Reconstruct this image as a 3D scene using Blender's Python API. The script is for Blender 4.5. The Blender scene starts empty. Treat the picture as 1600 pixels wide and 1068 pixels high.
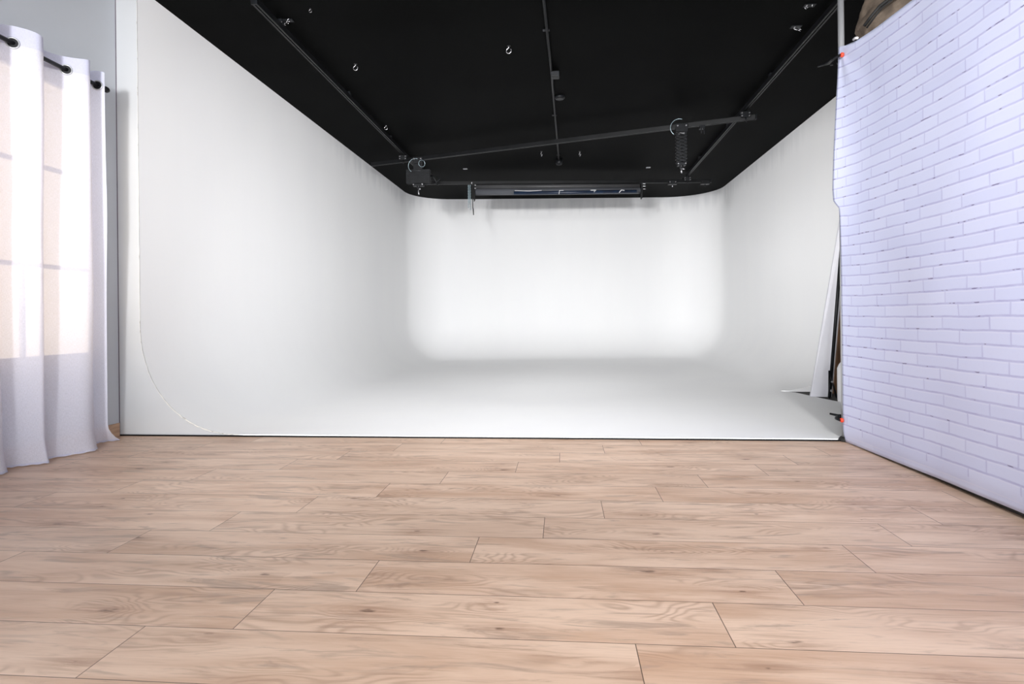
import bpy, bmesh, math, random
from mathutils import Vector, Matrix, noise
random.seed(7)
PI = math.pi
sc = bpy.context.scene
C = sc.collection

# ------------------------------------------------------------------ camera
cam_d = bpy.data.cameras.new('camera'); cam = bpy.data.objects.new('camera', cam_d); C.objects.link(cam)
sc.camera = cam
YAW, ROLL = math.atan(78 / 915.0), 0.010
fw = Vector((-math.sin(YAW), math.cos(YAW), 0)); rt = Vector((math.cos(YAW), math.sin(YAW), 0)); up = Vector((0, 0, 1))
cr = rt * math.cos(ROLL) - up * math.sin(ROLL); cu = rt * math.sin(ROLL) + up * math.cos(ROLL)
M = Matrix.Identity(4)
for i in range(3):
    M[i][0] = cr[i]; M[i][1] = cu[i]; M[i][2] = -fw[i]
M[2][3] = 0.87
cam.matrix_world = M
cam_d.sensor_width = 36; cam_d.lens = 915 / 1600 * 36; cam_d.shift_y = -38 / 1600
cam_d.clip_start = 0.02; cam_d.clip_end = 100

# ------------------------------------------------------------------ world, lights, exposure
w = bpy.data.worlds.new('world'); sc.world = w; w.use_nodes = True
bg = w.node_tree.nodes['Background']; bg.inputs[0].default_value = (0.95, 0.97, 1.0, 1); bg.inputs[1].default_value = 3.6
sc.view_settings.view_transform = 'Standard'; sc.view_settings.look = 'None'
sc.view_settings.gamma = 1; sc.view_settings.exposure = 0.0

def area(name, loc, target, size, power, color=(1, 1, 1), spread=180):
    d = bpy.data.lights.new(name, 'AREA'); d.shape = 'DISK'; d.size = size; d.energy = power; d.color = color
    d.spread = math.radians(spread)
    o = bpy.data.objects.new(name, d); C.objects.link(o); o.location = loc
    o.rotation_euler = (Vector(target) - Vector(loc)).to_track_quat('-Z', 'Y').to_euler()
    return o
area('studio_flash', (-1.7, -0.3, 2.3), (-0.5, 11.0, 1.7), 0.35, 83, (1, .995, 1), 80)
area('studio_flash', (1.0, -0.3, 2.2), (0.8, 11.0, 1.7), 0.35, 57, (1, .995, 1), 80)
area('added_side_wall_fill', (-1.7, -0.3, 2.3), (3.2, 9.0, 1.7), 0.35, 13, (1, .995, 1), 26)  # added fill beams, this and the next two, to brighten the side walls
area('added_side_wall_fill', (1.0, -0.3, 2.2), (-3.2, 7.6, 1.6), 0.35, 8, (1, .995, 1), 36)
area('added_side_wall_fill', (1.0, -0.3, 2.2), (-3.3, 5.3, 2.9), 0.35, 7, (1, .995, 1), 44)
area('added_overhead_fill', (-0.3, 3.4, 3.3), (0.2, 8.5, 0.0), 0.6, 41, (1, .995, 1), 120)  # added unseen fill, this and the next, to brighten the cove
area('added_overhead_fill', (-0.3, 3.4, 3.3), (0.0, 9.6, 0.0), 0.6, 8, (1, .995, 1), 44)
area('added_overhead_fill', (0.4, 0.0, 3.0), (0.1, 1.8, 0.0), 0.8, 35, (1, .995, 1), 110)  # added unseen fill above the camera to brighten the near floor

# ------------------------------------------------------------------ material helpers
class G:
    """small expression helper over a shader node tree"""
    def __init__(s, mat): s.nt = mat.node_tree
    def n(s, t, **kw):
        nd = s.nt.nodes.new(t)
        for k, v in kw.items(): setattr(nd, k, v)
        return nd
    def put(s, nd, idx, v):
        if v is None: return
        if isinstance(v, bpy.types.NodeSocket): s.nt.links.new(v, nd.inputs[idx])
        else: nd.inputs[idx].default_value = v
    def m(s, op, a, b=None, c=None):
        nd = s.n('ShaderNodeMath', operation=op); s.put(nd, 0, a); s.put(nd, 1, b); s.put(nd, 2, c); return nd.outputs[0]
    def xyz(s, x=0., y=0., z=0.):
        nd = s.n('ShaderNodeCombineXYZ'); s.put(nd, 0, x); s.put(nd, 1, y); s.put(nd, 2, z); return nd.outputs[0]
    def sep(s, v):
        nd = s.n('ShaderNodeSeparateXYZ'); s.put(nd, 0, v); return nd.outputs
    def noise(s, vec, scale=1., detail=3., rough=.5, dist=0., col=False):
        nd = s.n('ShaderNodeTexNoise'); s.put(nd, 'Vector', vec); s.put(nd, 'Scale', scale); s.put(nd, 'Detail', detail)
        s.put(nd, 'Roughness', rough); s.put(nd, 'Distortion', dist); return nd.outputs[1 if col else 0]
    def ss(s, v, a, b):
        nd = s.n('ShaderNodeMapRange', interpolation_type='SMOOTHSTEP'); s.put(nd, 0, v); s.put(nd, 1, a); s.put(nd, 2, b)
        s.put(nd, 3, 0.); s.put(nd, 4, 1.); return nd.outputs[0]
    def mix(s, f, a, b, mode='MIX'):
        nd = s.n('ShaderNodeMix', data_type='RGBA', blend_type=mode); s.put(nd, 0, f); s.put(nd, 6, a); s.put(nd, 7, b); return nd.outputs[2]

def mat(name, col=(.8, .8, .8), rough=.5, metal=0., spec=.5):
    m = bpy.data.materials.new(name); m.use_nodes = True
    b = m.node_tree.nodes['Principled BSDF']
    b.inputs['Base Color'].default_value = (*col, 1); b.inputs['Roughness'].default_value = rough
    b.inputs['Metallic'].default_value = metal; b.inputs['Specular IOR Level'].default_value = spec
    return m, b
def noisy(name, c1, c2, scale=8., rough=.5, metal=0., bump=0., stretch=(1, 1, 1), spec=.5, lo=.35, hi=.65):
    m, b = mat(name, c1, rough, metal, spec); g = G(m)
    tc = g.n('ShaderNodeTexCoord').outputs['Object']
    mp = g.n('ShaderNodeMapping'); g.put(mp, 0, tc); mp.inputs[3].default_value = stretch
    n = g.noise(mp.outputs[0], scale, 4.)
    m.node_tree.links.new(g.mix(g.ss(n, lo, hi), (*c1, 1), (*c2, 1)), b.inputs['Base Color'])
    if bump:
        bp = g.n('ShaderNodeBump'); bp.inputs['Strength'].default_value = bump; bp.inputs['Distance'].default_value = .002
        g.put(bp, 'Height', g.noise(mp.outputs[0], scale * 12, 3.)); m.node_tree.links.new(bp.outputs[0], b.inputs['Normal'])
    return m

def floor_material():
    m, b = mat('oak_laminate', (.6, .45, .33), .42); g = G(m)
    def uv(nm):
        nd = g.n('ShaderNodeUVMap'); nd.uv_map = nm; return g.sep(nd.outputs[0])
    u, v, _ = uv('plank'); r1, r2, _ = uv('rand')
    U = g.m('MULTIPLY_ADD', r1, 37., u); V = g.m('MULTIPLY_ADD', r2, 53., v)
    big = g.noise(g.xyz(g.m('MULTIPLY', U, 1.3), g.m('MULTIPLY', V, 7.), r1), 1., 3., .55, .6)
    streak = g.noise(g.xyz(g.m('MULTIPLY', U, 2.4), g.m('MULTIPLY', V, 30.), r2), 1., 6., .68, 1.0)
    fine = g.noise(g.xyz(g.m('MULTIPLY', U, 9.), g.m('MULTIPLY', V, 260.), r2), 1., 3., .6)
    # knots: distance to sparse cells, squashed along the grain
    vo = g.n('ShaderNodeTexVoronoi', feature='F1', voronoi_dimensions='2D')
    wob = g.sep(g.noise(g.xyz(g.m('MULTIPLY', U, 7.), g.m('MULTIPLY', V, 16.), r1), 1., 3., .6, 0., True))
    g.put(vo, 'Vector', g.xyz(g.m('MULTIPLY_ADD', g.m('SUBTRACT', wob[0], .5), .16, g.m('MULTIPLY', U, 2.1)), g.m('MULTIPLY_ADD', g.m('SUBTRACT', wob[1], .5), .16, g.m('MULTIPLY', V, 5.2)), 0.)); vo.inputs['Scale'].default_value = 1.
    cc = g.sep(vo.outputs['Color'])
    ksz = g.m('MULTIPLY_ADD', cc[1], .055, .012)
    kd = g.m('DIVIDE', vo.outputs['Distance'], ksz)
    on = g.ss(cc[0], .42, .48)
    core = g.m('MULTIPLY', g.m('SUBTRACT', 1., g.ss(kd, .35, 1.25)), on)
    crack = g.ss(g.noise(g.xyz(g.m('MULTIPLY', U, 30.), g.m('MULTIPLY', V, 120.), r1), 1., 2.), .40, .60)
    knot = g.m('MULTIPLY', core, g.m('MULTIPLY_ADD', crack, .65, .35))
    halo = g.m('MULTIPLY', g.m('SUBTRACT', 1., g.ss(vo.outputs['Distance'], .02, .40)), on)
    # cathedral rings flowing around the knots
    warp = g.noise(g.xyz(g.m('MULTIPLY', U, 1.7), g.m('MULTIPLY', V, 5.), r1), 1., 2., .5, .4)
    ph = g.m('ADD', g.m('MULTIPLY', warp, 130.), g.m('ADD', g.m('MULTIPLY', V, 60.), g.m('MULTIPLY', halo, 22.)))
    ring = g.m('MULTIPLY_ADD', g.m('SINE', ph), .5, .5)
    ringm = g.m('MULTIPLY', g.m('POWER', ring, 2.), g.ss(g.noise(g.xyz(g.m('MULTIPLY', U, 1.9), g.m('MULTIPLY', V, 6.), 4.), 1., 1.), .47, .62))
    c = g.mix(g.ss(big, .30, .72), (.735, .535, .405, 1), (.54, .345, .235, 1))
    c = g.mix(g.m('MULTIPLY', g.ss(r1, .3, 1.), .30), c, (.66, .50, .39, 1))
    c = g.mix(g.m('MULTIPLY', g.ss(streak, .54, .74), .62), c, (.29, .185, .13, 1))
    c = g.mix(g.m('MULTIPLY', g.ss(streak, .48, .26), .30), c, (.76, .585, .45, 1))
    smoke = g.noise(g.xyz(g.m('MULTIPLY', U, 2.6), g.m('MULTIPLY', V, 15.), g.m('ADD', r2, 3.)), 1., 4., .62, 1.2)
    c = g.mix(g.m('MULTIPLY', g.ss(smoke, .53, .70), .68), c, (.36, .26, .20, 1))
    c = g.mix(g.m('MULTIPLY', ringm, .40), c, (.30, .18, .115, 1))
    c = g.mix(g.m('MULTIPLY', g.ss(fine, .50, .75), .26), c, (.33, .21, .14, 1))
    c = g.mix(g.m('MULTIPLY', g.m('MULTIPLY', halo, g.ss(streak, .40, .60)), .65), c, (.34, .20, .13, 1))
    c = g.mix(g.m('MULTIPLY', knot, .80), c, (.11, .055, .035, 1))
    L, W = 1.38, .2432
    e = g.m('MINIMUM', g.m('MINIMUM', u, g.m('SUBTRACT', L, u)), g.m('MINIMUM', v, g.m('SUBTRACT', W, v)))
    c = g.mix(g.m('SUBTRACT', 1., g.ss(e, .0009, .0017)), c, (.13, .085, .06, 1))
    g.put(b, 'Base Color', c)
    g.put(b, 'Roughness', g.m('MULTIPLY_ADD', fine, .12, .36))
    bp = g.n('ShaderNodeBump'); bp.inputs['Strength'].default_value = .25; bp.inputs['Distance'].default_value = .001
    g.put(bp, 'Height', g.m('ADD', g.m('MULTIPLY', fine, .3), g.ss(e, 0., .003))); g.put(b, 'Normal', bp.outputs[0])
    return m

def brick_material():
    """white painted brick printed on fabric"""
    m, b = mat('printed_brick_fabric', (.8, .8, .9), .75, spec=.15); g = G(m)
    nd = g.n('ShaderNodeUVMap'); nd.uv_map = 'cloth'; u, v, _ = g.sep(nd.outputs[0])
    wn = g.sep(g.noise(g.xyz(u, v), 5., 2., .5, 0., True))
    wf = g.noise(g.xyz(u, v), 45., 2.)
    u2 = g.m('ADD', u, g.m('MULTIPLY', g.m('SUBTRACT', wn[0], .5), .020))
    v2 = g.m('ADD', g.m('ADD', v, g.m('MULTIPLY', g.m('SUBTRACT', wn[1], .5), .012)), g.m('MULTIPLY', g.m('SUBTRACT', wf, .5), .003))
    q = g.m('DIVIDE', v2, .067); row = g.m('FLOOR', q); fv = g.m('SUBTRACT', q, row)
    off = g.m('MULTIPLY', g.m('MODULO', g.m('ADD', row, 100.), 2.), .5)
    wr = g.n('ShaderNodeTexWhiteNoise', noise_dimensions='1D'); g.put(wr, 'W', row)
    p = g.m('ADD', g.m('ADD', g.m('DIVIDE', u2, .325), off), g.m('MULTIPLY', wr.outputs[0], .30))
    col = g.m('FLOOR', p); fu = g.m('SUBTRACT', p, col)
    wb = g.n('ShaderNodeTexWhiteNoise', noise_dimensions='2D'); g.put(wb, 'Vector', g.xyz(row, col))
    ev = g.m('ABSOLUTE', g.m('SUBTRACT', fv, .09))
    eu = g.m('ABSOLUTE', g.m('SUBTRACT', fu, .018))
    under = g.m('SUBTRACT', 1., g.ss(ev, .03, .11))            # dark line under each brick
    side = g.m('MULTIPLY', g.m('SUBTRACT', 1., g.ss(eu, .004, .022)), .75)
    hi = g.m('SUBTRACT', 1., g.ss(g.m('ABSOLUTE', g.m('SUBTRACT', fv, .94)), .02, .07))
    var = g.noise(g.xyz(u, v), 9., 3.)
    flk = g.noise(g.xyz(g.m('MULTIPLY', u, 14.), g.m('MULTIPLY', v, 30.)), 1., 2., .6)
    streak = g.m('MULTIPLY', g.m('SUBTRACT', 1., g.ss(ev, .015, .055)), g.ss(flk, .60, .66))
    c = g.mix(wb.outputs[0], (.645, .69, .925, 1), (.69, .735, .955, 1))
    c = g.mix(g.m('MULTIPLY', g.ss(g.noise(g.xyz(u, v), 60., 3.), .5, .75), .10), c, (.58, .58, .84, 1))
    line = g.m('MULTIPLY', g.m('MAXIMUM', under, side), g.m('MULTIPLY_ADD', var, .85, .12))
    inside = g.m('MULTIPLY', g.ss(v, -.715, -.705), g.m('SUBTRACT', 1., g.ss(v, 1.86, 1.87)))
    c = g.mix(g.m('MULTIPLY', hi, .35), c, (.80, .81, .98, 1))
    c = g.mix(g.m('MULTIPLY', line, inside), c, (.38, .38, .66, 1))
    c = g.mix(g.m('MULTIPLY', g.m('MULTIPLY', streak, inside), .85), c, (.13, .11, .24, 1))
    g.put(b, 'Base Color', c)
    bp = g.n('ShaderNodeBump'); bp.inputs['Strength'].default_value = .15; bp.inputs['Distance'].default_value = .001
    g.put(bp, 'Height', g.noise(g.xyz(u, v), 900., 1.)); g.put(b, 'Normal', bp.outputs[0])
    return m

def cloth_material(name, trans, col, lucent=.45):
    m = bpy.data.materials.new(name); m.use_nodes = True; g = G(m); nt = m.node_tree
    nt.nodes.remove(nt.nodes['Principled BSDF']); out = nt.nodes['Material Output']
    d = g.n('ShaderNodeBsdfDiffuse'); d.inputs[0].default_value = (*col, 1)
    t = g.n('ShaderNodeBsdfTranslucent'); t.inputs[0].default_value = (*col, 1)
    tr = g.n('ShaderNodeBsdfTransparent')
    tc = g.n('ShaderNodeUVMap'); tc.uv_map = 'cloth'; u, v, _ = g.sep(tc.outputs[0])
    weave = g.noise(g.xyz(g.m('MULTIPLY', u, 300.), g.m('MULTIPLY', v, 60.)), 1., 2.)
    weave2 = g.noise(g.xyz(g.m('MULTIPLY', u, 70.), g.m('MULTIPLY', v, 400.)), 1., 2.)
    wv = g.m('MULTIPLY', g.m('ADD', weave, weave2), .5)
    a = g.n('ShaderNodeMixShader'); a.inputs[0].default_value = lucent
    nt.links.new(d.outputs[0], a.inputs[1]); nt.links.new(t.outputs[0], a.inputs[2])
    x = g.n('ShaderNodeMixShader'); g.put(x, 0, g.m('MULTIPLY_ADD', g.m('SUBTRACT', wv, .5), .5, trans))
    nt.links.new(a.outputs[0], x.inputs[1]); nt.links.new(tr.outputs[0], x.inputs[2]); nt.links.new(x.outputs[0], out.inputs[0])
    bp = g.n('ShaderNodeBump'); bp.inputs['Strength'].default_value = .3; bp.inputs['Distance'].default_value = .001
    g.put(bp, 'Height', wv); nt.links.new(bp.outputs[0], d.inputs['Normal'])
    return m

def cyc_material():
    m, b = mat('white_cyclorama_paint', (.80, .81, .81), .6, spec=.3); g = G(m)
    tc = g.n('ShaderNodeTexCoord').outputs['Object']; x, y, z = g.sep(tc)
    st = g.noise(g.xyz(g.m('MULTIPLY', x, 1.6), g.m('MULTIPLY', y, 1.6), g.m('MULTIPLY', z, .22)), 1., 5., .6)
    roll = g.noise(g.xyz(g.m('MULTIPLY', x, 7.), g.m('MULTIPLY', y, 7.), g.m('MULTIPLY', z, .8)), 1., 2., .5)
    c = g.mix(g.ss(st, .35, .7), (.885, .888, .888, 1), (.872, .875, .88, 1))
    edge = g.m('MULTIPLY', g.ss(g.m('ADD', z, g.m('MULTIPLY', roll, .55)), 3.35, 3.75), g.m('MULTIPLY', g.ss(y, 7., 9.5), .6))   # old coat above the last roller strokes
    c = g.mix(edge, c, (.60, .61, .63, 1))
    g.put(b, 'Base Color', c)
    bp = g.n('ShaderNodeBump'); bp.inputs['Strength'].default_value = .12; bp.inputs['Distance'].default_value = .004
    g.put(bp, 'Height', g.noise(tc, 2.5, 3.)); g.put(b, 'Normal', bp.outputs[0])
    return m

M_floor = floor_material(); M_brick = brick_material(); M_cyc = cyc_material()
M_curt = cloth_material('sheer_white_linen', .22, (.85, .86, .98), .26)
M_head = cloth_material('doubled_white_linen', .03, (.62, .635, .78), .25)
M_ceil = noisy('black_ceiling_paint', (.0015, .0016, .0016), (.0024, .0026, .0026), 1.2, .6, bump=.2, spec=.02)
M_black = noisy('black_painted_metal', (.004, .0045, .0055), (.007, .008, .010), 20, .45, .0, spec=.25)
M_rail = noisy('black_anodised_rail', (.004, .0045, .005), (.007, .0075, .0085), 6, .42, .0, spec=.22)
M_rubber = noisy('black_rubber', (.012, .012, .012), (.02, .02, .02), 30, .7)
M_steel = noisy('brushed_steel', (.50, .51, .53), (.40, .41, .43), 30, .32, .45, stretch=(1, 1, .05))
M_bolt = noisy('bright_zinc', (.75, .76, .78), (.6, .6, .62), 40, .25, .9)
M_chain = noisy('galvanised_chain', (.40, .50, .54), (.25, .33, .36), 60, .35, .7)
M_wall = noisy('pale_grey_wall_paint', (.50, .525, .56), (.475, .50, .535), 1.3, .6, bump=.15)
M_panel = noisy('white_panel_paint', (.545, .56, .575), (.52, .535, .55), 1.5, .55, bump=.1)
M_dark = noisy('dark_store_wall', (.02, .018, .016), (.03, .027, .024), 3, .8)
M_oakb = noisy('oak_skirting', (.52, .34, .22), (.40, .25, .16), 5, .5, stretch=(8, 1, 8))
M_wood = noisy('brown_timber', (.23, .11, .045), (.12, .055, .02), 5, .55, stretch=(6, 6, .6))
M_foam = noisy('white_foam_board', (.70, .70, .74), (.66, .66, .71), 2, .6)
M_white = noisy('white_plastic', (.75, .75, .76), (.68, .68, .69), 6, .4)
M_orange = noisy('orange_rubber', (.90, .075, .03), (.75, .05, .02), 10, .5)
M_sack = noisy('tan_canvas', (.20, .155, .115), (.105, .08, .06), 9, .85, bump=.8)
M_paper = noisy('grey_paper_roll', (.105, .11, .125), (.075, .08, .09), 3, .55, stretch=(.3, 1, 1))
M_paper2 = noisy('charcoal_paper_roll', (.085, .085, .088), (.06, .06, .063), 3, .5, stretch=(.3, 1, 1))
M_navy = noisy('navy_vinyl', (.008, .022, .055), (.004, .010, .028), 5, .4)
M_frame = noisy('white_window_frame', (.62, .62, .64), (.56, .56, .58), 5, .5)
M_plaster = noisy('chipped_plaster', (.80, .79, .74), (.42, .38, .32), 26, .8, bump=.6, lo=.55, hi=.68)
M_seam = noisy('dark_joint', (.09, .07, .10), (.13, .10, .13), 8, .7)
M_pane, _b = mat('frosted_lit_pane', (.9, .85, .75), .6)
_b.inputs['Emission Color'].default_value = (1., .82, .58, 1); _b.inputs['Emission Strength'].default_value = 0.95

# ------------------------------------------------------------------ mesh helpers
def box(bm, c, s, rot=None):
    r = bmesh.ops.create_cube(bm, size=1)
    for v in r['verts']:
        p = Vector((v.co.x * s[0], v.co.y * s[1], v.co.z * s[2]))
        if rot is not None: p = rot @ p
        v.co = p + Vector(c)
def bbox(bm, a, b): box(bm, [(a[i] + b[i]) / 2 for i in range(3)], [abs(b[i] - a[i]) for i in range(3)])
def beam(bm, a, b, w, h):
    """box of width w (sideways) and height h between two points"""
    a = Vector(a); b = Vector(b); d = b - a; L = d.length; x = d.normalized()
    z = Vector((0, 0, 1)) if abs(x.z) < .95 else Vector((0, 1, 0))
    y = z.cross(x).normalized(); z = x.cross(y)
    R = Matrix((x, y, z)).transposed()
    box(bm, (a + b) / 2, (L, w, h), R)
def tube(bm, pts, r, n=12, closed=False):
    pts = [Vector(p) for p in pts]; rings = []
    N = len(pts); prev = None
    for i, p in enumerate(pts):
        if closed: t = (pts[(i + 1) % N] - pts[i - 1]).normalized()
        else: t = (pts[min(i + 1, N - 1)] - pts[max(i - 1, 0)]).normalized()
        if prev is None:
            a = Vector((0, 0, 1)) if abs(t.z) < .9 else Vector((1, 0, 0))
            x = a.cross(t).normalized()
        else:
            x = (prev - t * prev.dot(t)).normalized()
        prev = x; y = t.cross(x)
        rr = r[i] if isinstance(r, (list, tuple)) else r
        rings.append([bm.verts.new(p + (x * math.cos(2 * PI * k / n) + y * math.sin(2 * PI * k / n)) * rr) for k in range(n)])
    for i in range(N if closed else N - 1):
        A, B = rings[i], rings[(i + 1) % N]
        for k in range(n): bm.faces.new((A[k], A[(k + 1) % n], B[(k + 1) % n], B[k])).smooth = True
    if not closed:
        bm.faces.new(list(reversed(rings[0]))); bm.faces.new(rings[-1])
def torus(bm, c, R, r, axis=(0, 1, 0), sx=1., n=20, m=6, a0=0., a1=2 * PI):
    ax = Vector(axis).normalized(); a = Vector((0, 0, 1)) if abs(ax.z) < .9 else Vector((1, 0, 0))
    y = a - ax * a.dot(ax); y.normalize(); x = y.cross(ax)
    full = abs(a1 - a0 - 2 * PI) < 1e-4
    k = n if full else n + 1
    tube(bm, [Vector(c) + x * (R * sx * math.sin(a0 + (a1 - a0) * i / n)) + y * (R * math.cos(a0 + (a1 - a0) * i / n)) for i in range(k)], r, m, full)
def obj(name, bm, m, parent=None, bevel=0., smooth=False):
    bmesh.ops.recalc_face_normals(bm, faces=bm.faces)
    me = bpy.data.meshes.new(name); bm.to_mesh(me); bm.free()
    me.materials.append(m)
    if smooth:
        for p in me.polygons: p.use_smooth = True
    o = bpy.data.objects.new(name, me); C.objects.link(o)
    if parent is not None:
        o.parent = parent; o.location = -parent.location if parent.type == 'EMPTY' else (0, 0, 0)
    if bevel:
        b = o.modifiers.new('bevel', 'BEVEL'); b.width = bevel; b.segments = 2; b.limit_method = 'ANGLE'
    return o
def struct(name, bm, m, **k):
    o = obj(name, bm, m, **k); o['kind'] = 'structure'; return o
def tag(o, label, cat, group=None):
    o['label'] = label; o['category'] = cat
    if group: o['group'] = group
    return o
def thing(name, label, cat, loc, group=None):
    o = bpy.data.objects.new(name, None); C.objects.link(o); o.location = loc; o.empty_display_size = .1
    return tag(o, label, cat, group)
def nb(): return bmesh.new()

H = 3.42       # ceiling height
# ================================================================== SETTING
# ---- plank floor: every plank a quad of the one floor mesh
joints = {0: .186, 1: .446, 2: .715, 3: 1.044, 4: 1.297, 5: 1.555, 6: .465, 7: .73, 8: 1.11, 9: 1.358, 10: .264, 11: .53}
bm = nb(); l1 = bm.loops.layers.uv.new('plank'); l2 = bm.loops.layers.uv.new('rand')
PW, PL = .2432, 1.38; X0, X1 = -3.50, 3.75; Y0, Y1 = -2.4, 4.203
for k in range(-16, 12):
    ya, yb = 1.335 + PW * k, 1.335 + PW * (k + 1)
    if yb <= Y0: continue
    rng = random.Random(k * 13 + 5)
    j = joints.get(k, .186 + .265 * k)
    x = j - PL * math.ceil((j - X0) / PL)
    while x < X1:
        r1, r2 = rng.random(), rng.random()
        xa, xb = max(x, X0), min(x + PL, X1); y_a, y_b = max(ya, Y0), min(yb, Y1)
        f = bm.faces.new([bm.verts.new(p) for p in ((xa, y_a, 0), (xb, y_a, 0), (xb, y_b, 0), (xa, y_b, 0))])
        for lo in f.loops:
            lo[l1].uv = (lo.vert.co.x - x, lo.vert.co.y - ya); lo[l2].uv = (r1, r2)
        x += PL
bmesh.ops.remove_doubles(bm, verts=bm.verts, dist=1e-5)
fl = struct('floor', bm, M_floor)

# ---- cyclorama: swept coved wall and floor in one white skin
def fillet(p, a, b, r, n=14):
    p, a, b = Vector(p), Vector(a), Vector(b); u = (a - p).normalized(); v = (b - p).normalized()
    half = math.acos(max(-1, min(1, u.dot(v)))) / 2; d = r / math.tan(half)
    c = p + (u + v).normalized() * (r / math.sin(half)); s = p + u * d - c; e = p + v * d - c; out = []
    tot = s.angle(e)
    for i in range(n + 1):
        t = i / n; out.append(c + (s * math.sin((1 - t) * tot) + e * math.sin(t * tot)) / math.sin(tot))
    return out
Lf, Lb, Rb, Rf = Vector((-3.2, 4.205, 0)), Vector((-3.12, 12.33, 0)), Vector((3.22, 12.90, 0)), Vector((3.22, 6.86, 0))
path = [Lf.lerp(Lb, t / 26) for t in range(23)]
path += fillet(Lb, Lf, Rb, .88)
path += [Vector((x, 12.36 + (x + 3) * .088, 0)) for x in [-1.8 + i * .25 for i in range(15)]]
path += fillet(Rb, Lb, Rf, .95)
path += [Vector((3.22, y, 0)) for y in [11.6 - i * .35 for i in range(14)]] + [Rf]
ZF = .014
def nrm(i):
    t = (path[min(i + 1, len(path) - 1)] - path[max(i - 1, 0)]).normalized(); return Vector((t.y, -t.x, 0))
CA, CB = .78, .86
prof = [(0, H)] + [(0, CB + (H - CB) * (1 - i / 10)) for i in range(1, 10)]
for i in range(19):
    th = PI / 2 * i / 18; prof.append((CA * (1 - math.cos(th) ** (2 / 2.15)), ZF + (CB - ZF) * (1 - math.sin(th) ** (2 / 2.15))))
bm = nb(); grid = []
for i, p in enumerate(path):
    n = nrm(i)
    if i == 0: n = Vector((1, 0, 0))
    if i == len(path) - 1: n = Vector((-1, 0, 0))
    grid.append([bm.verts.new((p.x + n.x * d, p.y + n.y * d, z)) for d, z in prof])
for i in range(len(path) - 1):
    for j in range(len(prof) - 1):
        bm.faces.new((grid[i][j], grid[i + 1][j], grid[i + 1][j + 1], grid[i][j + 1])).smooth = True
cen = [g[-1] for g in grid]
extra = [bm.verts.new(q) for q in ((2.56, 6.70, ZF), (2.60, 6.50, ZF), (2.64, 6.26, ZF), (2.685, 6.06, ZF), (2.86, 5.6, ZF), (2.95, 4.205, ZF))]
hub_pts = [bm.verts.new((x, 4.205, ZF)) for x in (2.2, 1.2, .2, -.8, -1.8)]
ff = bm.faces.new(list(reversed(cen + extra + hub_pts)))
bmesh.ops.triangulate(bm, faces=[ff])
for f in bm.faces: f.smooth = True
cyc = struct('wall_back', bm, M_cyc)
# black backing behind the cove so that no light leaks round it
bm = nb()
bbox(bm, (-3.50, 13.1, 0), (3.9, 13.2, H)); struct('wall_back_outer', bm, M_dark)
bm = nb(); bbox(bm, (-3.9, 4.30, 0), (-3.50, 13.1, H)); struct('wall_left_outer', bm, M_dark)
bm = nb(); bbox(bm, (3.75, -2.4, 0), (3.85, 13.1, H)); struct('wall_right', bm, M_dark)
bm = nb(); bbox(bm, (-3.9, -2.4, H), (3.9, 13.2, H + .1)); struct('ceiling', bm, M_ceil)
bm = nb(); bbox(bm, (2.5, 4.205, -.05), (3.75, 7.0, .004)); struct('floor_store', bm, M_dark)

# ---- end facades of the cove
def facade(name, y0, y1, xin, xout, sgn, m):
    bm = nb(); pts = []
    prof2 = [(0, H - .001)] + [(d, z) for d, z in prof[10:]]
    pts = [(xin + sgn * d, z) for d, z in prof2] + [(xin + sgn * CA, .0), (xout, .0), (xout, H - .001)]
    a = [bm.verts.new((x, y0, z)) for x, z in pts]; b = [bm.verts.new((x, y1, z)) for x, z in pts]
    bm.faces.new(a); bm.faces.new(list(reversed(b)))
    for i in range(len(a)):
        j = (i + 1) % len(a); bm.faces.new((a[i], a[j], b[j], b[i]))
    return struct(name, bm, m)
facade('wall_front_left', 4.2, 4.26, -3.201, -3.50, 1, M_panel)
facade('wall_front_right', 6.845, 6.90, 3.222, 3.75, -1, M_cyc)

# ---- chipped plaster bead on the cut edge of the cove, metal strip at the floor joint
bm = nb(); pts = []
rg = random.Random(3)
zs = [H - .02 - i * .05 for i in range(52)]
for z in zs:
    pts.append((-3.2 + rg.uniform(-.0015, .0015), 4.199, z))
for i in range(60):
    th = PI / 2 * i / 59
    pts.append((-3.2 + CA * (1 - math.cos(th) ** (2 / 2.15)) + rg.uniform(-.002, .002), 4.198, ZF + (CB - ZF) * (1 - math.sin(th) ** (2 / 2.15)) + rg.uniform(-.003, .003)))
rad = [(.0012 if i < 78 else .0015 + rg.uniform(0, .0032)) for i in range(len(pts))]
tube(bm, pts, rad, 6); struct('trim_1', bm, M_plaster)
bm = nb(); bbox(bm, (-3.37, 4.188, 0), (1.99, 4.2, .011)); struct('trim_2', bm, M_rail, bevel=.001)
bm = nb(); bbox(bm, (-1.55, 4.186, .0111), (-.14, 4.198, .0125)); struct('trim_3', bm, M_steel)
bm = nb(); bbox(bm, (-3.3735, 4.1955, .0), (-3.3695, 4.1998, H)); struct('trim_4', bm, M_seam)

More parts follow.
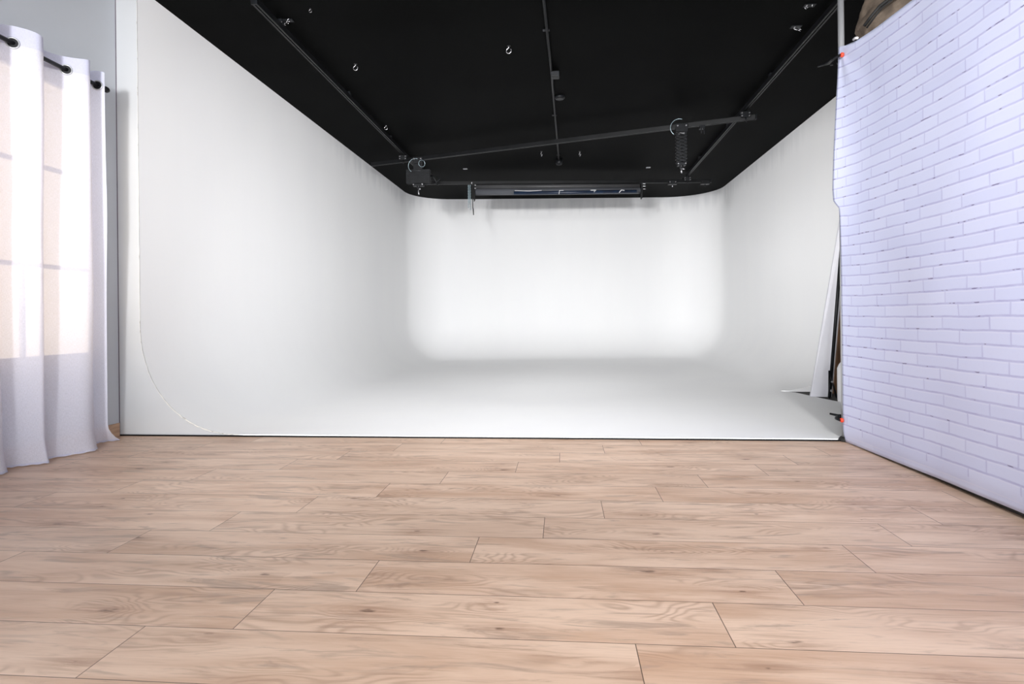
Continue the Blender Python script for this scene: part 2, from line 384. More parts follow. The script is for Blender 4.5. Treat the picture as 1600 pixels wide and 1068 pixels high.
# ---- left wall with its window opening
WX0, WX1 = -3.50, -3.373
Wy0, Wy1, Wz0, Wz1 = 2.28, 4.05, .60, 2.53
bm = nb()
bbox(bm, (WX0, -2.4, 0), (WX1, Wy0, H)); bbox(bm, (WX0, Wy1, 0), (WX1, 4.2, H))
bbox(bm, (WX0, Wy0, 0), (WX1, Wy1, Wz0)); bbox(bm, (WX0, Wy0, Wz1), (WX1, Wy1, H))
struct('wall_left', bm, M_wall)
win = bpy.data.objects.new('window_1', None); C.objects.link(win); win.location = (-3.44, (Wy0 + Wy1) / 2, Wz0); win['kind'] = 'structure'
bm = nb(); t = .05
bbox(bm, (-3.47, Wy0, Wz0), (-3.41, Wy1, Wz0 + t)); bbox(bm, (-3.47, Wy0, Wz1 - t), (-3.41, Wy1, Wz1))
bbox(bm, (-3.47, Wy0, Wz0 + t), (-3.41, Wy0 + t, Wz1 - t)); bbox(bm, (-3.47, Wy1 - t, Wz0 + t), (-3.41, Wy1, Wz1 - t))
obj('window_frame', bm, M_frame, win)
bm = nb()
for z in (1.243, 1.903): bbox(bm, (-3.462, Wy0 + t, z - .014), (-3.42, Wy1 - t, z + .014))
for y in (2.87, 3.46): bbox(bm, (-3.461, y - .012, Wz0 + t), (-3.421, y + .012, Wz1 - t))
obj('glazing_bar', bm, M_frame, win)
ys = [Wy0 + t, 2.858, 2.882, 3.448, 3.472, Wy1 - t]; zz = [Wz0 + t, 1.229, 1.257, 1.889, 1.917, Wz1 - t]
for a in range(3):
    for c in range(3):
        bm = nb(); bbox(bm, (-3.447, ys[2 * a] + .001, zz[2 * c] + .001), (-3.443, ys[2 * a + 1] - .001, zz[2 * c + 1] - .001)); obj('window_pane', bm, M_pane, win)
bm = nb(); bbox(bm, (WX1, -2.4, 0), (WX1 + .012, 4.188, .10)); struct('baseboard_left', bm, M_oakb, bevel=.002)

# ================================================================== CURTAIN
RODX, RODZ = -3.17, 2.497
def catmull(P, t):
    i = max(0, min(len(P) - 2, int(t))); f = t - i
    p0, p1, p2, p3 = P[max(i - 1, 0)], P[i], P[i + 1], P[min(i + 2, len(P) - 1)]
    return .5 * ((2 * p1) + (p2 - p0) * f + (2 * p0 - 5 * p1 + 4 * p2 - p3) * f * f + (3 * p1 - p0 - 3 * p2 + p3) * f ** 3)
XW, XR = -3.255, -3.085
# alternating wall-side and room-side turns of the cloth: (top X, top Y), (bottom X, bottom Y)
top = []; bot = []
for k in range(4):
    y = 1.90 + .355 * k
    top += [Vector((XW, y - .17, 0)), Vector((XR, y, 0))]
    bot += [Vector((-3.30, y - .12, 0)), Vector((-3.12, y + .05, 0))]
top += [Vector((XW, 3.06, 0)), Vector((-3.085, 3.245, 0)), Vector((XW, 3.43, 0)), Vector((-3.085, 3.600, 0)), Vector((-3.235, 3.735, 0)), Vector((-3.125, 3.785, 0))]
bot += [Vector((-3.33, 3.20, 0)), Vector((-3.175, 3.335, 0)), Vector((-3.265, 3.43, 0)), Vector((-3.165, 3.70, 0)), Vector((-3.33, 3.86, 0)), Vector((-3.235, 3.915, 0))]
top[7] = Vector((XR, 2.93, 0)); bot[7] = Vector((-3.225, 3.10, 0))
NS, NZ = 220, 70; ZT, ZHD = 2.588, 2.487
def cloth_pt(s, z):
    tt = s * (len(top) - 1); a = catmull(top, tt); b = catmull(bot, tt)
    f = 1 - z / ZT; f2 = f ** 1.25
    p = a.lerp(b, f2)
    n = noise.noise(Vector((s * 14, z * .8, 1.3))) * .018 * min(1, f * 3)
    n += noise.noise(Vector((s * 45, z * 1.6, 4.3))) * .006 * min(1, f * 3)
    p.x += n
    # the cloth breaks on the floor
    if z < .16: p.x += (.16 - z) ** 1.5 * .45 * (1 + .6 * noise.noise(Vector((s * 20, 0, 9))))
    if z < .12 and s > .93:
        k = (s - .93) / .07 * (1 - z / .12) ** 1.5; p.y += .10 * k; p.x -= .01 * k
    p.x = max(-3.352, p.x)
    return Vector((p.x, p.y, z))
def cloth_mesh(z0, z1, nz, off=0.):
    bm = nb(); uvl = bm.loops.layers.uv.new('cloth'); G_ = []
    for i in range(NS + 1):
        G_.append([])
        for j in range(nz + 1):
            z = z0 + (z1 - z0) * j / nz
            p = cloth_pt(i / NS, z)
            if z1 > ZT - .01 and j == nz: p.z += .008 * math.sin(i / NS * 60)
            if z0 < .01 and j == 0: p.z = .006 + .004 * math.sin(i * .7) ** 2
            p.x += off
            G_[-1].append(bm.verts.new(p))
    for i in range(NS):
        for j in range(nz):
            f = bm.faces.new((G_[i][j], G_[i + 1][j], G_[i + 1][j + 1], G_[i][j + 1])); f.smooth = True
            for lo, (a, b) in zip(f.loops, ((i, j), (i + 1, j), (i + 1, j + 1), (i, j + 1))):
                lo[uvl].uv = (a / NS * 3.4, z0 + (z1 - z0) * b / nz)
    return bm
cur = thing('curtain', 'sheer white floor-length curtain with eyelet top in front of the lit window', 'curtain', (-3.17, 3.0, 0))
obj('curtain_panel', cloth_mesh(0, ZHD, NZ), M_curt, cur)
obj('header_band', cloth_mesh(ZHD, ZT, 6), M_head, cur)
bm = nb(); uvl = bm.loops.layers.uv.new('cloth')
obj('hem', cloth_mesh(.006, .02, 1, .0015), M_head, cur)
# eyelets where the cloth crosses the rod
prev = None; eye = []
for i in range(0, 2001):
    p = cloth_pt(i / 2000, RODZ)
    if prev is not None and (prev.x - RODX) * (p.x - RODX) < 0: eye.append((p.copy(), (p - prev).normalized()))
    prev = p
for p, d in eye:
    n = Vector((d.y, -d.x, 0)); bm = nb()
    torus(bm, (RODX, p.y, RODZ), .030, .0055, n, n=28, m=8)
    o = obj('eyelet', bm, M_steel, cur)
    bm = nb(); c = Vector((RODX, p.y, RODZ)); q = [Vector((RODX, p.y, RODZ)) - n * .004, Vector((RODX, p.y, RODZ)) + n * .004]
    tube(bm, q, .027, 20); obj('eyelet_hole_shade', bm, M_black, o)['label'] = 'black disc standing in for the shaded hole of the eyelet'  # black disc paints the shade seen through the eyelet hole
rod = thing('curtain_rod', 'black metal rod carrying the sheer curtain, round end knob by the corner', 'curtain rod', (RODX, 3.0, RODZ))
bm = nb(); tube(bm, [(RODX, .9, RODZ), (RODX, 3.845, RODZ)], .0130, 16); obj('pole', bm, M_black, rod)
bm = nb(); tube(bm, [(RODX, 3.835, RODZ), (RODX, 3.838, RODZ), (RODX, 3.846, RODZ), (RODX, 3.862, RODZ), (RODX, 3.874, RODZ), (RODX, 3.878, RODZ)], [.012, .019, .021, .020, .013, .004], 16); obj('end_knob', bm, M_black, rod)
for y in (1.05, 3.83):
    bm = nb(); beam(bm, (WX1, y, RODZ - .012), (RODX, y, RODZ - .012), .014, .010); box(bm, (WX1 + .003, y, RODZ - .02), (.006, .03, .07)); obj('bracket', bm, M_black, rod)

# ================================================================== BRICK BACKDROP
def lerp_tab(T, x):
    if x <= T[0][0]: return T[0][1]
    for (a, fa), (b, fb) in zip(T, T[1:]):
        if x <= b: return fa + (fb - fa) * (x - a) / (b - a)
    return T[-1][1]
topz = [(1.1, 2.66), (1.6, 2.585), (2.2, 2.545), (2.9, 2.545), (3.34, 2.566), (3.7, 2.597), (3.93, 2.627), (4.08, 2.662), (4.188, 2.70)]
botz = [(1.1, .034), (2.6, .030), (3.2, .020), (3.8, .010), (4.19, .003)]
edgey = [(0, 4.171), (.15, 4.18), (.9, 4.197), (1.55, 4.195), (1.60, 4.20), (1.66, 4.275), (1.75, 4.288), (2.0, 4.270), (2.37, 4.225), (2.6, 4.192), (2.70, 4.188)]
NU, NV = 150, 130
bm = nb(); uvl = bm.loops.layers.uv.new('cloth'); GR = []
for i in range(NU + 1):
    t = i / NU; GR.append([])
    for j in range(NV + 1):
        v = j / NV
        yr = 1.1 + (4.188 - 1.1) * t
        zt, zb = lerp_tab(topz, yr), lerp_tab(botz, yr)
        z = zb + (zt - zb) * v
        y = yr + (lerp_tab(edgey, z) - 4.188) * t ** 12
        x = 1.905
        e = (4.188 - yr)
        x += .010 * noise.noise(Vector((y * 1.1, z * .9, 2))) + .004 * noise.noise(Vector((y * 3, z * 3, 7)))
        # pull folds running down from the clamped corner
        dcor = math.hypot(e, 2.7 - z); ang = math.atan2(2.7 - z, e + 1e-3)
        x += .004 * math.sin(ang * 11) * math.exp(-dcor / .45) * min(1, dcor / .08)
        x += .012 * math.exp(-((z - zb) / .05) ** 2)
        x -= .02 * max(0, y - 4.19)
        GR[-1].append((bm.verts.new((x, y, z)), (y - 3.488, .067 * 38.7 * (v - .3)+.0 if False else (z - .783 - (zt - 2.66) * v ** 1.5 * .8 - (zb * (1 - v))))))
for i in range(NU):
    for j in range(NV):
        q = (GR[i][j], GR[i + 1][j], GR[i + 1][j + 1], GR[i][j + 1])
        f = bm.faces.new([a[0] for a in q]); f.smooth = True
        for lo, a in zip(f.loops, q): lo[uvl].uv = a[1]
bd = obj('brick_print_backdrop', bm, M_brick)
sm = bd.modifiers.new('cloth', 'SOLIDIFY'); sm.thickness = .0016; sm.offset = 1
tag(bd, 'tall fabric backdrop printed with white painted bricks, stretched along the right side', 'backdrop')
bm = nb(); tube(bm, [(1.893, 3.905, 2.628), (1.893, 3.93, 2.640), (1.893, 3.955, 2.642)], .008, 6); obj('care_tag', bm, M_white, bd)

for y, lab in ((4.207, 'tall steel floor-to-ceiling pole at the far edge of the brick backdrop'), (1.06, 'steel floor-to-ceiling pole at the near end of the brick backdrop')):
    p = thing('backdrop_pole', lab, 'pole', (1.932, y, 0), 'steel poles of the brick backdrop')
    bm = nb(); tube(bm, [(1.932, y, .03), (1.932, y, 1.9)], .0220, 20); obj('lower_tube', bm, M_steel, p)
    bm = nb(); tube(bm, [(1.932, y, 1.9), (1.932, y, H - .03)], .0200, 20); obj('upper_tube', bm, M_steel, p)
    for z0, z1 in ((0, .03), (H, H - .03)):
        bm = nb(); tube(bm, [(1.932, y, z0), (1.932, y, z0 + (z1 - z0) * .4), (1.932, y, z1)], [.045, .043, .027], 20); obj('rubber_foot', bm, M_rubber, p)
bm = nb(); tube(bm, [(1.955, 1.15, .018), (1.955, 4.15, .018)], .0175, 12)  # black bar stands in for the shaded gap below the hem
tag(obj('hem_shade_bar', bm, M_rubber), 'thin black bar put in as the shadow gap under the brick backdrop hem', 'bar')

def clamp(tip, back, handle, lab):
    """spring clamp: pad on the cloth, jaws, spring pivot, two handles"""
    tip, back, handle = Vector(tip), Vector(back), Vector(handle)
    c = thing('spring_clamp', lab, 'clamp', back, 'spring clamps on the brick backdrop')
    d = (back - tip); side = Vector((1, 0, 0))
    bm = nb(); tube(bm, [tip + Vector((-.012, 0, 0)), tip + Vector((-.004, 0, 0)), tip + Vector((.005, 0, 0))], [.012, .016, .014], 14); obj('orange_pad', bm, M_orange, c)['label'] = 'orange rubber pad'
    bm = nb(); tube(bm, [tip + side * .095 , tip + side * .105], [.014, .012], 12); obj('orange_pad', bm, M_orange, c)
    bm = nb()
    tube(bm, [tip + Vector((-.013, 0, 0)), tip.lerp(back, .65) + Vector((-.022, 0, 0)), back + Vector((-.008, 0, 0)), back.lerp(handle, .5), handle], [.008, .012, .013, .009, .007], 10)
    obj('jaw', bm, M_black, c)
    h2 = Vector((2 * back.x - handle.x + .05, handle.y, handle.z + .012))
    bm = nb(); tube(bm, [tip + side * .106, Vector((1.990, 4.24, tip.z)), back + Vector((.05, .0, 0)), h2], [.008, .009, .011, .007], 10); obj('jaw', bm, M_black, c)
    bm = nb(); tube(bm, [back + Vector((.008, 0, -.02)), back + Vector((.008, 0, .02))], .010, 12); obj('spring', bm, M_black, c)
clamp((1.893, 4.105, 2.610), (1.895, 4.285, 2.636), (1.850, 4.380, 2.652), 'black spring clamp with orange tip at the top corner of the brick backdrop')
clamp((1.893, 4.160, .150), (1.925, 4.285, .150), (2.00, 4.36, .150), 'black spring clamp with orange tip low on the brick backdrop edge')

# ================================================================== CORNER BEHIND THE BACKDROP
# leaning white foam board
bm = nb()
q = [(2.566, .016, 6.33), (2.771, .016, 6.31), (3.045, 2.2, 6.44), (2.995, 2.2, 6.46)]
a = [bm.verts.new((x, y, z)) for x, z, y in q]; b = [bm.verts.new((x + .004, y + .035, z)) for x, z, y in q]
bm.faces.new(a); bm.faces.new(list(reversed(b)))
for i in range(4): bm.faces.new((a[i], a[(i + 1) % 4], b[(i + 1) % 4], b[i]))
tag(obj('foam_board', bm, M_foam, bevel=.004), 'narrow white board leaning against the end of the curved wall', 'board')
bm = nb()
R2 = Matrix.Rotation(math.radians(5), 3, 'Y')
r = bmesh.ops.create_cube(bm, size=1)
for v in r['verts']:
    p = R2 @ Vector((v.co.x * .10, v.co.y * .04, (v.co.z + .5) * 2.1)); v.co = p + Vector((2.955, 6.60, .012))
tag(obj('timber_plank', bm, M_wood, bevel=.003), 'brown timber plank standing behind the brick backdrop edge', 'plank')
cn = thing('plastic_canister', 'white canister on the floor in the dark gap behind the brick backdrop', 'canister', (2.760, 6.015, .004))
bm = nb(); tube(bm, [(2.760, 6.015, .005), (2.760, 6.015, .03), (2.760, 6.015, .34), (2.760, 6.015, .38), (2.760, 6.015, .40)], [.058, .062, .062, .045, .03], 20); obj('body', bm, M_white, cn)
bm = nb(); tube(bm, [(2.760, 6.015, .40), (2.760, 6.015, .425)], [.028, .026], 16); obj('cap', bm, M_black, cn)
st = thing('light_stand', 'folded black light stand leaning beside the white board', 'light stand', (2.70, 6.20, .014))
bm = nb(); tube(bm, [(2.70, 6.20, .03), (2.90, 6.29, 1.9)], .016, 12); obj('column', bm, M_black, st)
for dx, dy in ((-.03, -.06), (.05, -.05), (.02, .05)):
    bm = nb(); tube(bm, [(2.70, 6.20, .30), (2.70 + dx, 6.20 + dy, .024)], .009, 8); obj('leg', bm, M_black, st)
bm = nb(); tube(bm, [(2.705, 6.185, .10), (2.705, 6.165, .10)], .012, 10); obj('knob', bm, M_bolt, st)
bm = nb(); tube(bm, [(2.715, 6.185, .19), (2.715, 6.165, .19)], .010, 10); obj('knob', bm, M_bolt, st)
# canvas sack strapped up under the ceiling
sk = thing('canvas_sack', 'tan canvas sack strapped under the ceiling behind the brick backdrop', 'sack', (2.52, 4.55, 3.0))
bm = nb(); bmesh.ops.create_icosphere(bm, subdivisions=5, radius=1)
for v in bm.verts:
    p = v.co.copy(); q = Vector((p.x * .27, p.y * .26, p.z * .30))
    q.x *= 1 - .22 * p.z
    f = 1 + .10 * noise.noise(p * 2.2) + .04 * noise.noise(p * 6) + .03 * abs(math.sin(p.z * 9 + 3 * noise.noise(p * 1.5)))
    v.co = q * f + Vector((2.52, 4.55, 3.10))
obj('bag', bm, M_sack, sk, smooth=True)
bm = nb(); tube(bm, [(2.162, 4.36, 2.917), (2.182, 4.30, 2.957), (2.222, 4.275, 3.007), (2.302, 4.262, 3.067), (2.392, 4.262, 3.107), (2.522, 4.27, 3.137), (2.642, 4.32, 3.197)], .011, 10)
tube(bm, [(2.172, 4.35, 2.897), (2.192, 4.29, 2.937), (2.232, 4.262, 2.992), (2.312, 4.25, 3.049), (2.402, 4.25, 3.087), (2.532, 4.258, 3.117)], .006, 8); obj('black_cord', bm, M_rubber, sk)
for dx in (-.12, .12):
    bm = nb(); beam(bm, (2.52 + dx, 4.55, 3.30), (2.52 + dx, 4.55, H), .03, .004); obj('strap', bm, M_rubber, sk)

# ================================================================== CEILING RIG
def rail(name, lab, a, b, wd, h, grp=None):
    a, b = Vector(a), Vector(b)
    t = thing(name, lab, 'rail', (a + b) / 2, grp)
    d = (b - a).normalized(); s = Vector((-d.y, d.x, 0))
    bm = nb()                                                    # slotted box profile: web, two flanges, two lips
    beam(bm, a + Vector((0, 0, h / 2 - .003)), b + Vector((0, 0, h / 2 - .003)), wd, .006)
    for k in (-1, 1):
        beam(bm, a + s * k * (wd / 2 - .003), b + s * k * (wd / 2 - .003), .006, h - .001)
        beam(bm, a + s * k * (wd / 2 - .010) + Vector((0, 0, -h / 2 + .003)), b + s * k * (wd / 2 - .010) + Vector((0, 0, -h / 2 + .003)), .014, .005)
    obj('profile', bm, M_rail, t)
    for e, q in ((a, -1), (b, 1)):
        bm = nb(); box(bm, e + d * q * .006, (.012 if abs(d.x) > .7 else wd + .006, wd + .006 if abs(d.x) > .7 else .012, h + .006)); obj('end_stop', bm, M_black, t)
    return t
def hanger(t, x, y, z0, z1):
    bm = nb(); box(bm, (x, y, (z0 + z1) / 2), (.05, .05, z1 - z0)); obj('ceiling_bracket', bm, M_black, t)
r1 = rail('ceiling_rail', 'black ceiling rail running back along the left side', (-2.372, 4.40, 3.365), (-2.355, 10.15, 3.365), .045, .05, 'long ceiling rails')
r2 = rail('ceiling_rail', 'black ceiling rail running back along the right side', (2.222, 3.6, 3.365), (2.238, 10.60, 3.365), .045, .05, 'long ceiling rails')
for t, x in ((r1, -2.364), (r2, 2.23)):
    for y in (4.8, 6.4, 8.0, 9.6): hanger(t, x, y, 3.388, H)
cb = rail('cross_rail', 'black cross rail hanging askew between the two long ceiling rails', (-2.90, 8.853, 3.262), (2.35, 7.299, 3.262), .05, .055)
bk = rail('cross_rail', 'black cross rail near the back wall above the paper rolls', (-2.45, 10.18, 3.262), (2.66, 10.683, 3.262), .05, .055)

trolleys = [((-2.362, 8.69, 3.313), 'black rail trolley where the askew cross rail meets the left ceiling rail'),
            ((2.232, 7.334, 3.313), 'black rail trolley where the askew cross rail meets the right ceiling rail'),
            ((-2.356, 10.19, 3.313), 'black rail trolley holding the left end of the rear cross rail'),
            ((2.238, 10.642, 3.313), 'black rail trolley holding the right end of the rear cross rail')]
def trolley_parts(t, c, w=.13, hh=.03, drop=0):
    c = Vector(c)
    bm = nb(); box(bm, c, (w, .10, hh)); box(bm, c + Vector((0, -.055, -.02)), (w * .9, .008, .07)); box(bm, c + Vector((0, .055, -.02)), (w * .9, .008, .07)); obj('plate', bm, M_black, t, bevel=.003)
    for k in (-1, 1):
        for z in (-.004, -.038):
            bm = nb(); tube(bm, [c + Vector((k * w * .33, -.059, z)), c + Vector((k * w * .33, -.067, z))], .0085, 8); obj('bolt', bm, M_bolt, t)
    bm = nb(); tube(bm, [c + Vector((0, -.058, -.055)), c + Vector((0, -.058, -.10)), c + Vector((.014, -.058, -.115))], .006, 8); obj('locking_lever', bm, M_black, t)
for c, lab in trolleys: trolley_parts(thing('rail_trolley', lab, 'trolley', c, 'rail trolleys'), c)

# pantographs: stacked scissor arms
def pantograph(lab, x, y, ztop, zbot, halfw, levels, stud):
    t = thing('pantograph_hoist', lab, 'pantograph', (x, y, ztop), 'scissor pantographs hanging from the askew cross rail')
    bm = nb(); bbox(bm, (x - .07, y - .04, ztop), (x + .07, y + .04, 3.233)); box(bm, (x, y - .056, 3.225), (.15, .008, .10)); box(bm, (x, y - .05, 3.19), (.15, .016, .02)); obj('carriage', bm, M_black, t, bevel=.004)
    for k in (-1, 1):
        bm = nb(); tube(bm, [(x + k * .052, y - .059, 3.245), (x + k * .052, y - .070, 3.245)], .010, 8); obj('bolt', bm, M_bolt, t)
    bm = nb(); hgt = (ztop - zbot) / levels
    for L in range(levels):
        z0 = ztop - L * hgt; z1 = z0 - hgt
        for yy, sg in ((-.035, 1), (-.028, -1), (.028, 1), (.035, -1)):
            beam(bm, (x - sg * halfw, y + yy, z0), (x + sg * halfw, y + yy, z1), .005, .013)
        for k in (-1, 1): tube(bm, [(x + k * halfw, y - .04, z0), (x + k * halfw, y + .04, z0)], .004, 6)
        tube(bm, [(x, y - .04, z0 - hgt / 2), (x, y + .04, z0 - hgt / 2)], .004, 6)
    obj('scissor_arms', bm, M_black, t)
    bm = nb(); box(bm, (x, y - .03, ztop - .012), (.07, .012, .016)); obj('name_plate', bm, M_bolt, t)
    # bottom yoke and stud
    bm = nb(); box(bm, (x, y, zbot - .025), (max(.10, halfw * .9), .08, .035)); tube(bm, [(x, y, zbot - .04), (x, y, zbot - .075)], [.03, .018], 12); obj('yoke', bm, M_black, t, bevel=.003)
    for k in (-1, 1):
        bm = nb(); tube(bm, [(x + k * max(.045, halfw * .38), y - .04, zbot - .022), (x + k * max(.045, halfw * .38), y - .054, zbot - .022)], .011 if k > 0 and levels > 10 else .008, 8); obj('bolt', bm, M_bolt, t)
    bm = nb(); tube(bm, [(x, y, zbot - .07), (x, y, stud + .02), (x + .004, y, stud)], [.009, .009, .006], 10); obj('stud', bm, M_bolt, t)
    bm = nb(); tube(bm, [(x + .012, y - .02, zbot - .085), (x + .034, y - .02, zbot - .085)], .009, 8); obj('thumbscrew', bm, M_bolt, t)
    bm = nb(); torus(bm, (x - .035, y - .062, ztop + .055), .105, .0045, (.1, 1, 0), n=22, m=6, a0=-PI * .12, a1=PI * .80); obj('cable_loop', bm, M_chain, t)
    return t
pR = pantograph('extended scissor pantograph hanging on the right of the askew cross rail', 1.517, 7.53, 3.17, 2.80, .064, 9, 2.668)
pL = pantograph('closed wide scissor pantograph hanging on the left of the askew cross rail', -2.118, 8.62, 3.09, 2.89, .178, 14, 2.725)
bm = nb(); torus(bm, (-2.07, 8.555, 3.19), .10, .0045, (.5, 1, 0), n=18, m=6, a0=PI * .25, a1=PI * .75); torus(bm, (-2.05, 8.55, 3.17), .05, .004, (.2, 1, .3), n=18, m=6); obj('cable_loop', bm, M_chain, pL)
bm = nb(); tube(bm, [(-1.93, 8.62, 3.0), (-1.88, 8.60, 2.98), (-1.85, 8.62, 2.90), (-1.80, 8.62, 2.96)], .012, 8); tube(bm, [(-1.90, 8.62, 2.90), (-1.82, 8.62, 2.86)], .010, 8); obj('handle', bm, M_black, pL)
# small clamp on the cross rail right of the extended pantograph
cl = thing('rail_clip', 'small black clip on the askew cross rail right of the extended pantograph', 'clip', (1.76, 7.47, 3.24))
bm = nb(); box(bm, (1.76, 7.47, 3.213), (.06, .07, .04)); obj('body', bm, M_black, cl, bevel=.003)
bm = nb(); tube(bm, [(1.745, 7.44, 3.20), (1.742, 7.43, 3.13)], .006, 8); tube(bm, [(1.775, 7.44, 3.20), (1.78, 7.43, 3.12)], .006, 8); obj('prong', bm, M_black, cl)

# paper rolls under the rear cross rail
RA = .0984    # the rear rail's slant
def yr_(x): return 10.18 + (x + 2.45) * RA
def bracket(x, lab, lever):
    y = yr_(x)
    t = thing('roller_bracket', lab, 'bracket', (x, y, 3.23), 'brackets of the paper rolls')
    bm = nb(); box(bm, (x, y, 3.183), (.022, .10, .10)); box(bm, (x, y, 3.07), (.018, .14, .22)); obj('plate', bm, M_black, t, bevel=.003)
    for z in (3.243, 3.20, 3.15):
        bm = nb()
        if lever: tube(bm, [(x + .01, y - .05, z - .03), (x + .065, y - .055, z - .03)], .009, 8)
        else: tube(bm, [(x + .03 * (1 if z < 3.22 else -1), y - .055, z), (x + .03 * (1 if z < 3.22 else -1), y - .07, z)], .014, 8)
        obj('bolt', bm, M_bolt, t)
    return t
bracket(-1.525, 'black bracket with steel bolts at the left end of the paper rolls', False)
bracket(1.43, 'black bracket with steel spigots at the right end of the paper rolls', True)
def paper_roll(lab, z, dy, r, m, tilt=0.):
    a = Vector((-1.50, yr_(-1.50) + dy, z - tilt)); b = Vector((1.40, yr_(1.40) + dy, z + tilt))
    t = thing('paper_roll', lab, 'paper roll', (a + b) / 2, 'paper rolls under the rear cross rail')
    bm = nb(); tube(bm, [a, b], r, 28); o = obj('roll', bm, m, t)
    d = (b - a).normalized()
    for e, k in ((a, -1), (b, 1)):
        bm = nb(); tube(bm, [e, e + d * k * .012], r * .55, 16); obj('core', bm, M_black, t)
    return t
paper_roll('slim charcoal paper roll, upper of the two under the rear cross rail', 3.195, .045, .042, M_paper2)
t = paper_roll('thicker grey paper roll, lower of the two under the rear cross rail', 3.098, -.01, .058, M_paper, .004)
# navy vinyl roll hanging behind and lower, seen under the grey roll
t = thing('vinyl_roll', 'thin dark navy vinyl roll hanging just in front of the grey paper roll', 'vinyl roll', (.3, 10.5, 3.03))
bm = nb(); tube(bm, [(-.82, yr_(-.82) - .105, 3.052), (1.33, yr_(1.33) - .105, 3.064)], .030, 18); obj('roll', bm, M_navy, t)
bm = nb(); tube(bm, [(-.80, yr_(-.8) - .14, 3.088), (-.55, yr_(-.5) - .14, 3.080), (-.33, yr_(-.33) - .14, 3.088)], .006, 8); obj('white_cord', bm, M_white, t)
bm = nb(); tube(bm, [(.05, yr_(.05) - .14, 3.085), (-.02, yr_(0) - .14, 3.085), (-.03, yr_(0) - .14, 3.02)], .006, 8)
obj('hook', bm, M_white, t)
bm = nb(); tube(bm, [(.52, yr_(.5) - .14, 3.085), (.62, yr_(.6) - .14, 3.085), (.58, yr_(.6) - .14, 3.055)], .008, 8); obj('hook', bm, M_white, t)
bm = nb(); tube(bm, [(1.02, yr_(1) - .14, 3.04), (1.06, yr_(1) - .14, 3.085), (1.11, yr_(1) - .14, 3.075)], .008, 8); obj('hook', bm, M_white, t)

# pull chains
def link_chain(bm, x, y, z0, z1, R_=.013, r=.0032):
    z = z0; k = 0
    while z > z1:
        torus(bm, (x, y, z), R_, r, (1, 0, 0) if k % 2 else (0, 1, 0), sx=.6, n=10, m=5); z -= R_ * 1.75; k += 1
def bead_chain(bm, x, y, z0, z1, r=.011):
    z = z0
    while z > z1:
        q = bmesh.ops.create_icosphere(bm, subdivisions=1, radius=r)
        for v in q['verts']: v.co += Vector((x, y, z))
        z -= r * 2.15
    tube(bm, [(x, y, z0), (x, y, z1)], .004, 6)
ch = thing('pull_chain', 'galvanised pull chains hanging at the left end of the paper rolls', 'chain', (-1.575, 10.14, 3.2))
for k, (dx, zb) in enumerate(((-.045, 2.80), (-.025, 2.86), (-.005, 2.76), (-.035, 2.93))):
    bm = nb(); link_chain(bm, -1.56 + dx, 10.12 - .012 * k, 3.17, zb); obj('chain', bm, M_chain, ch)
ch = thing('pull_chain', 'black beaded pull chain with weight beside the galvanised chains', 'chain', (-1.52, 10.10, 3.2))
bm = nb(); bead_chain(bm, -1.525, 10.09, 3.21, 2.78); bead_chain(bm, -1.500, 10.10, 3.19, 2.90); obj('chain', bm, M_rubber, ch)
bm = nb(); tube(bm, [(-1.520, 10.09, 2.78), (-1.518, 10.09, 2.76), (-1.512, 10.09, 2.66)], [.005, .009, .008], 8); obj('weight', bm, M_black, ch)

# small trolleys carried by the rear cross rail
for x, lab in ((1.98, 'small black runner on the rear cross rail, just right of the paper rolls'), (2.56, 'small black runner at the right tip of the rear cross rail')):
    y = yr_(x); t = thing('rail_runner', lab, 'runner', (x, y, 3.23), 'runners on the rear cross rail')
    bm = nb(); box(bm, (x, y, 3.219), (.15, .09, .028)); box(bm, (x, y - .040, 3.245), (.12, .008, .05)); obj('plate', bm, M_black, t, bevel=.002)
    for k in (-1, 1):
        bm = nb(); tube(bm, [(x + k * .05, y - .043, 3.243), (x + k * .05, y - .052, 3.243)], .010, 8); obj('bolt', bm, M_bolt if x < 2.2 else M_black, t)
    bm = nb(); tube(bm, [(x, y, 3.21), (x, y, 3.165)], .007, 8); obj('stud', bm, M_bolt if x < 2.2 else M_black, t)

# conduit down the middle of the ceiling
cd = thing('conduit', 'thin black conduit running back along the middle of the ceiling', 'conduit', (-.06, 7, 3.40))
bm = nb(); tube(bm, [(-.15, 3.5, 3.404), (-.085, 6.0, 3.404), (-.026, 9.43, 3.404)], .0125, 10); obj('pipe', bm, M_rail, cd)
for y in (4.4, 5.2, 7.4, 8.4, 9.2):
    x = -.15 + (y - 3.5) * .0209; bm = nb(); box(bm, (x, y, 3.412), (.06, .018, .014)); obj('saddle', bm, M_black, cd)
jb = thing('junction_box', 'small dark square box on the ceiling conduit', 'junction box', (-.04, 6.08, 3.40))
bm = nb(); box(bm, (-.045, 6.08, 3.375), (.085, .085, .055)); obj('body', bm, M_black, jb, bevel=.004)
bm = nb(); box(bm, (-.045, 6.08, 3.346), (.065, .065, .005)); obj('lid', bm, M_rail, jb)
sd = thing('smoke_detector', 'round dark detector on the ceiling beside the conduit', 'smoke detector', (.0, 6.80, 3.42))
bm = nb(); tube(bm, [(.0, 6.80, H), (.0, 6.80, 3.405), (.0, 6.80, 3.39)], [.06, .06, .045], 24); obj('base', bm, M_black, sd)
bm = nb(); torus(bm, (.0, 6.80, 3.392), .042, .004, (0, 0, 1), n=24); obj('rim', bm, M_rail, sd)
bm = nb(); tube(bm, [(-.02, 9.50, H), (-.02, 9.50, 3.36), (-.02, 9.50, 3.335), (-.02, 9.50, 3.325)], [.055, .055, .045, .02], 20)
tag(obj('dome_sensor', bm, M_black), 'black dome at the far end of the ceiling conduit', 'sensor')

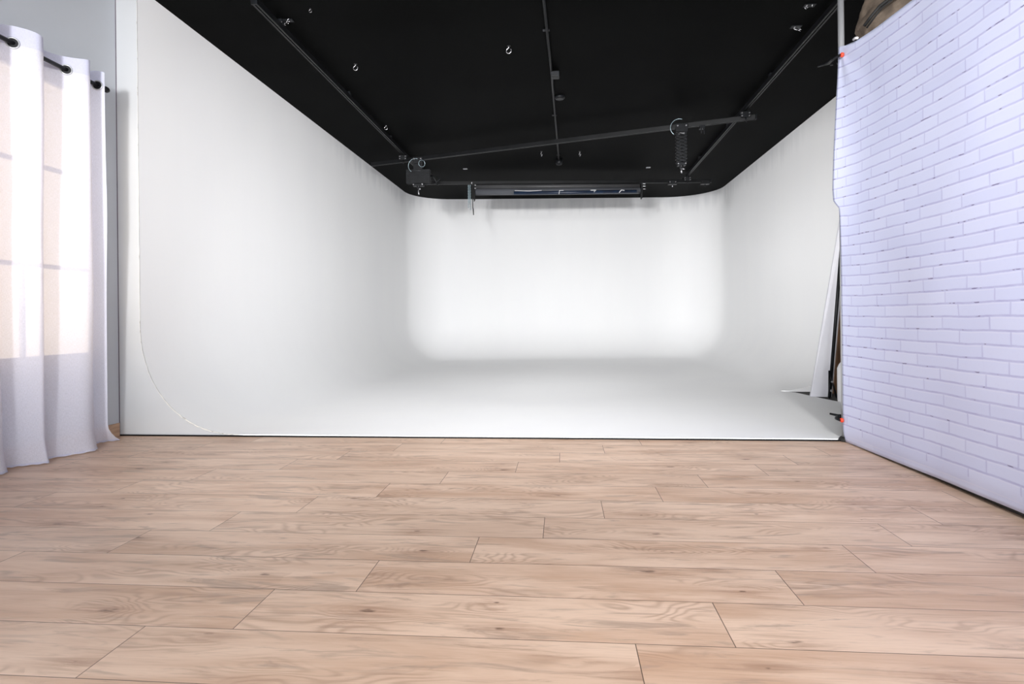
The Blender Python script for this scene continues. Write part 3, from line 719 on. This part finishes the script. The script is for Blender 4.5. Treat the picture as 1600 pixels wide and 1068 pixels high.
# ceiling hooks and rings
def hook(x, y, lab, s=1., ring=True, plate=True, ang=0.):
    t = thing('ceiling_hook', lab, 'hook', (x, y, H), 'metal hooks screwed into the ceiling')
    if plate:
        bm = nb(); tube(bm, [(x, y, H), (x, y, H - .004)], .016 * s, 14); obj('plate', bm, M_rail, t)
    bm = nb(); tube(bm, [(x, y, H), (x, y, H - .02 * s)], .0035 * s, 8)
    torus(bm, (x, y, H - .042 * s), .022 * s, .0032 * s, (math.sin(ang), math.cos(ang), 0), n=20, m=6, a0=PI * .02, a1=PI * 1.75); obj('hook', bm, M_bolt, t)
    return t
hook(-2.03, 5.70, 'metal hook with ring in the ceiling nearest the left rail', 1.0)
hook(-2.286, 7.55, 'metal hook beside the left ceiling rail, ahead of the askew cross rail', .9)
hook(-.472, 5.478, 'round metal ring in the ceiling left of the conduit', 1.1, ang=.2)
hook(-.288, 9.0, 'metal hook left of the dome at the far end of the conduit', 1.2, ang=1.2)
hook(.300, 9.07, 'metal hook right of the dome at the far end of the conduit', 1.2, ang=1.2)
hook(-2.03, 4.646, 'small metal hook in the ceiling close to the top edge, left part', .5)
def cluster(x, y, lab, n, sd_):
    rg = random.Random(sd_); t = thing('cable_tie_anchor', lab, 'anchor', (x, y, H), 'metal anchor plates beside the ceiling rails')
    bm = nb(); box(bm, (x, y, H - .003), (.09, .05, .006)); obj('plate', bm, M_black, t)
    for k in range(n):
        bm = nb(); a, b = rg.uniform(-.05, .05), rg.uniform(-.035, .035)
        torus(bm, (x + a, y + b, H - .018), .011, .0025, (rg.uniform(-1, 1), 1, rg.uniform(-.4, .4)), n=12, m=5, a0=0, a1=PI * 1.2); obj('ring', bm, M_bolt, t)
cluster(-2.30, 4.81, 'metal anchor with rings beside the near end of the left ceiling rail', 4, 1)
cluster(2.09, 5.38, 'metal anchor with rings beside the right ceiling rail', 5, 2)
cluster(2.06, 5.02, 'metal anchor beside the right ceiling rail, close to the steel pole', 3, 3)
for x, y, lab in ((-1.62, 9.90, 'thin pale strip on the ceiling above the left end of the paper rolls'), (1.50, 10.2, 'thin pale strip on the ceiling above the right end of the paper rolls')):
    bm = nb(); box(bm, (x, y, H - .004), (.07, .05, .008))
    tag(obj('ceiling_plate', bm, M_steel), lab, 'plate', 'small plates on the ceiling')
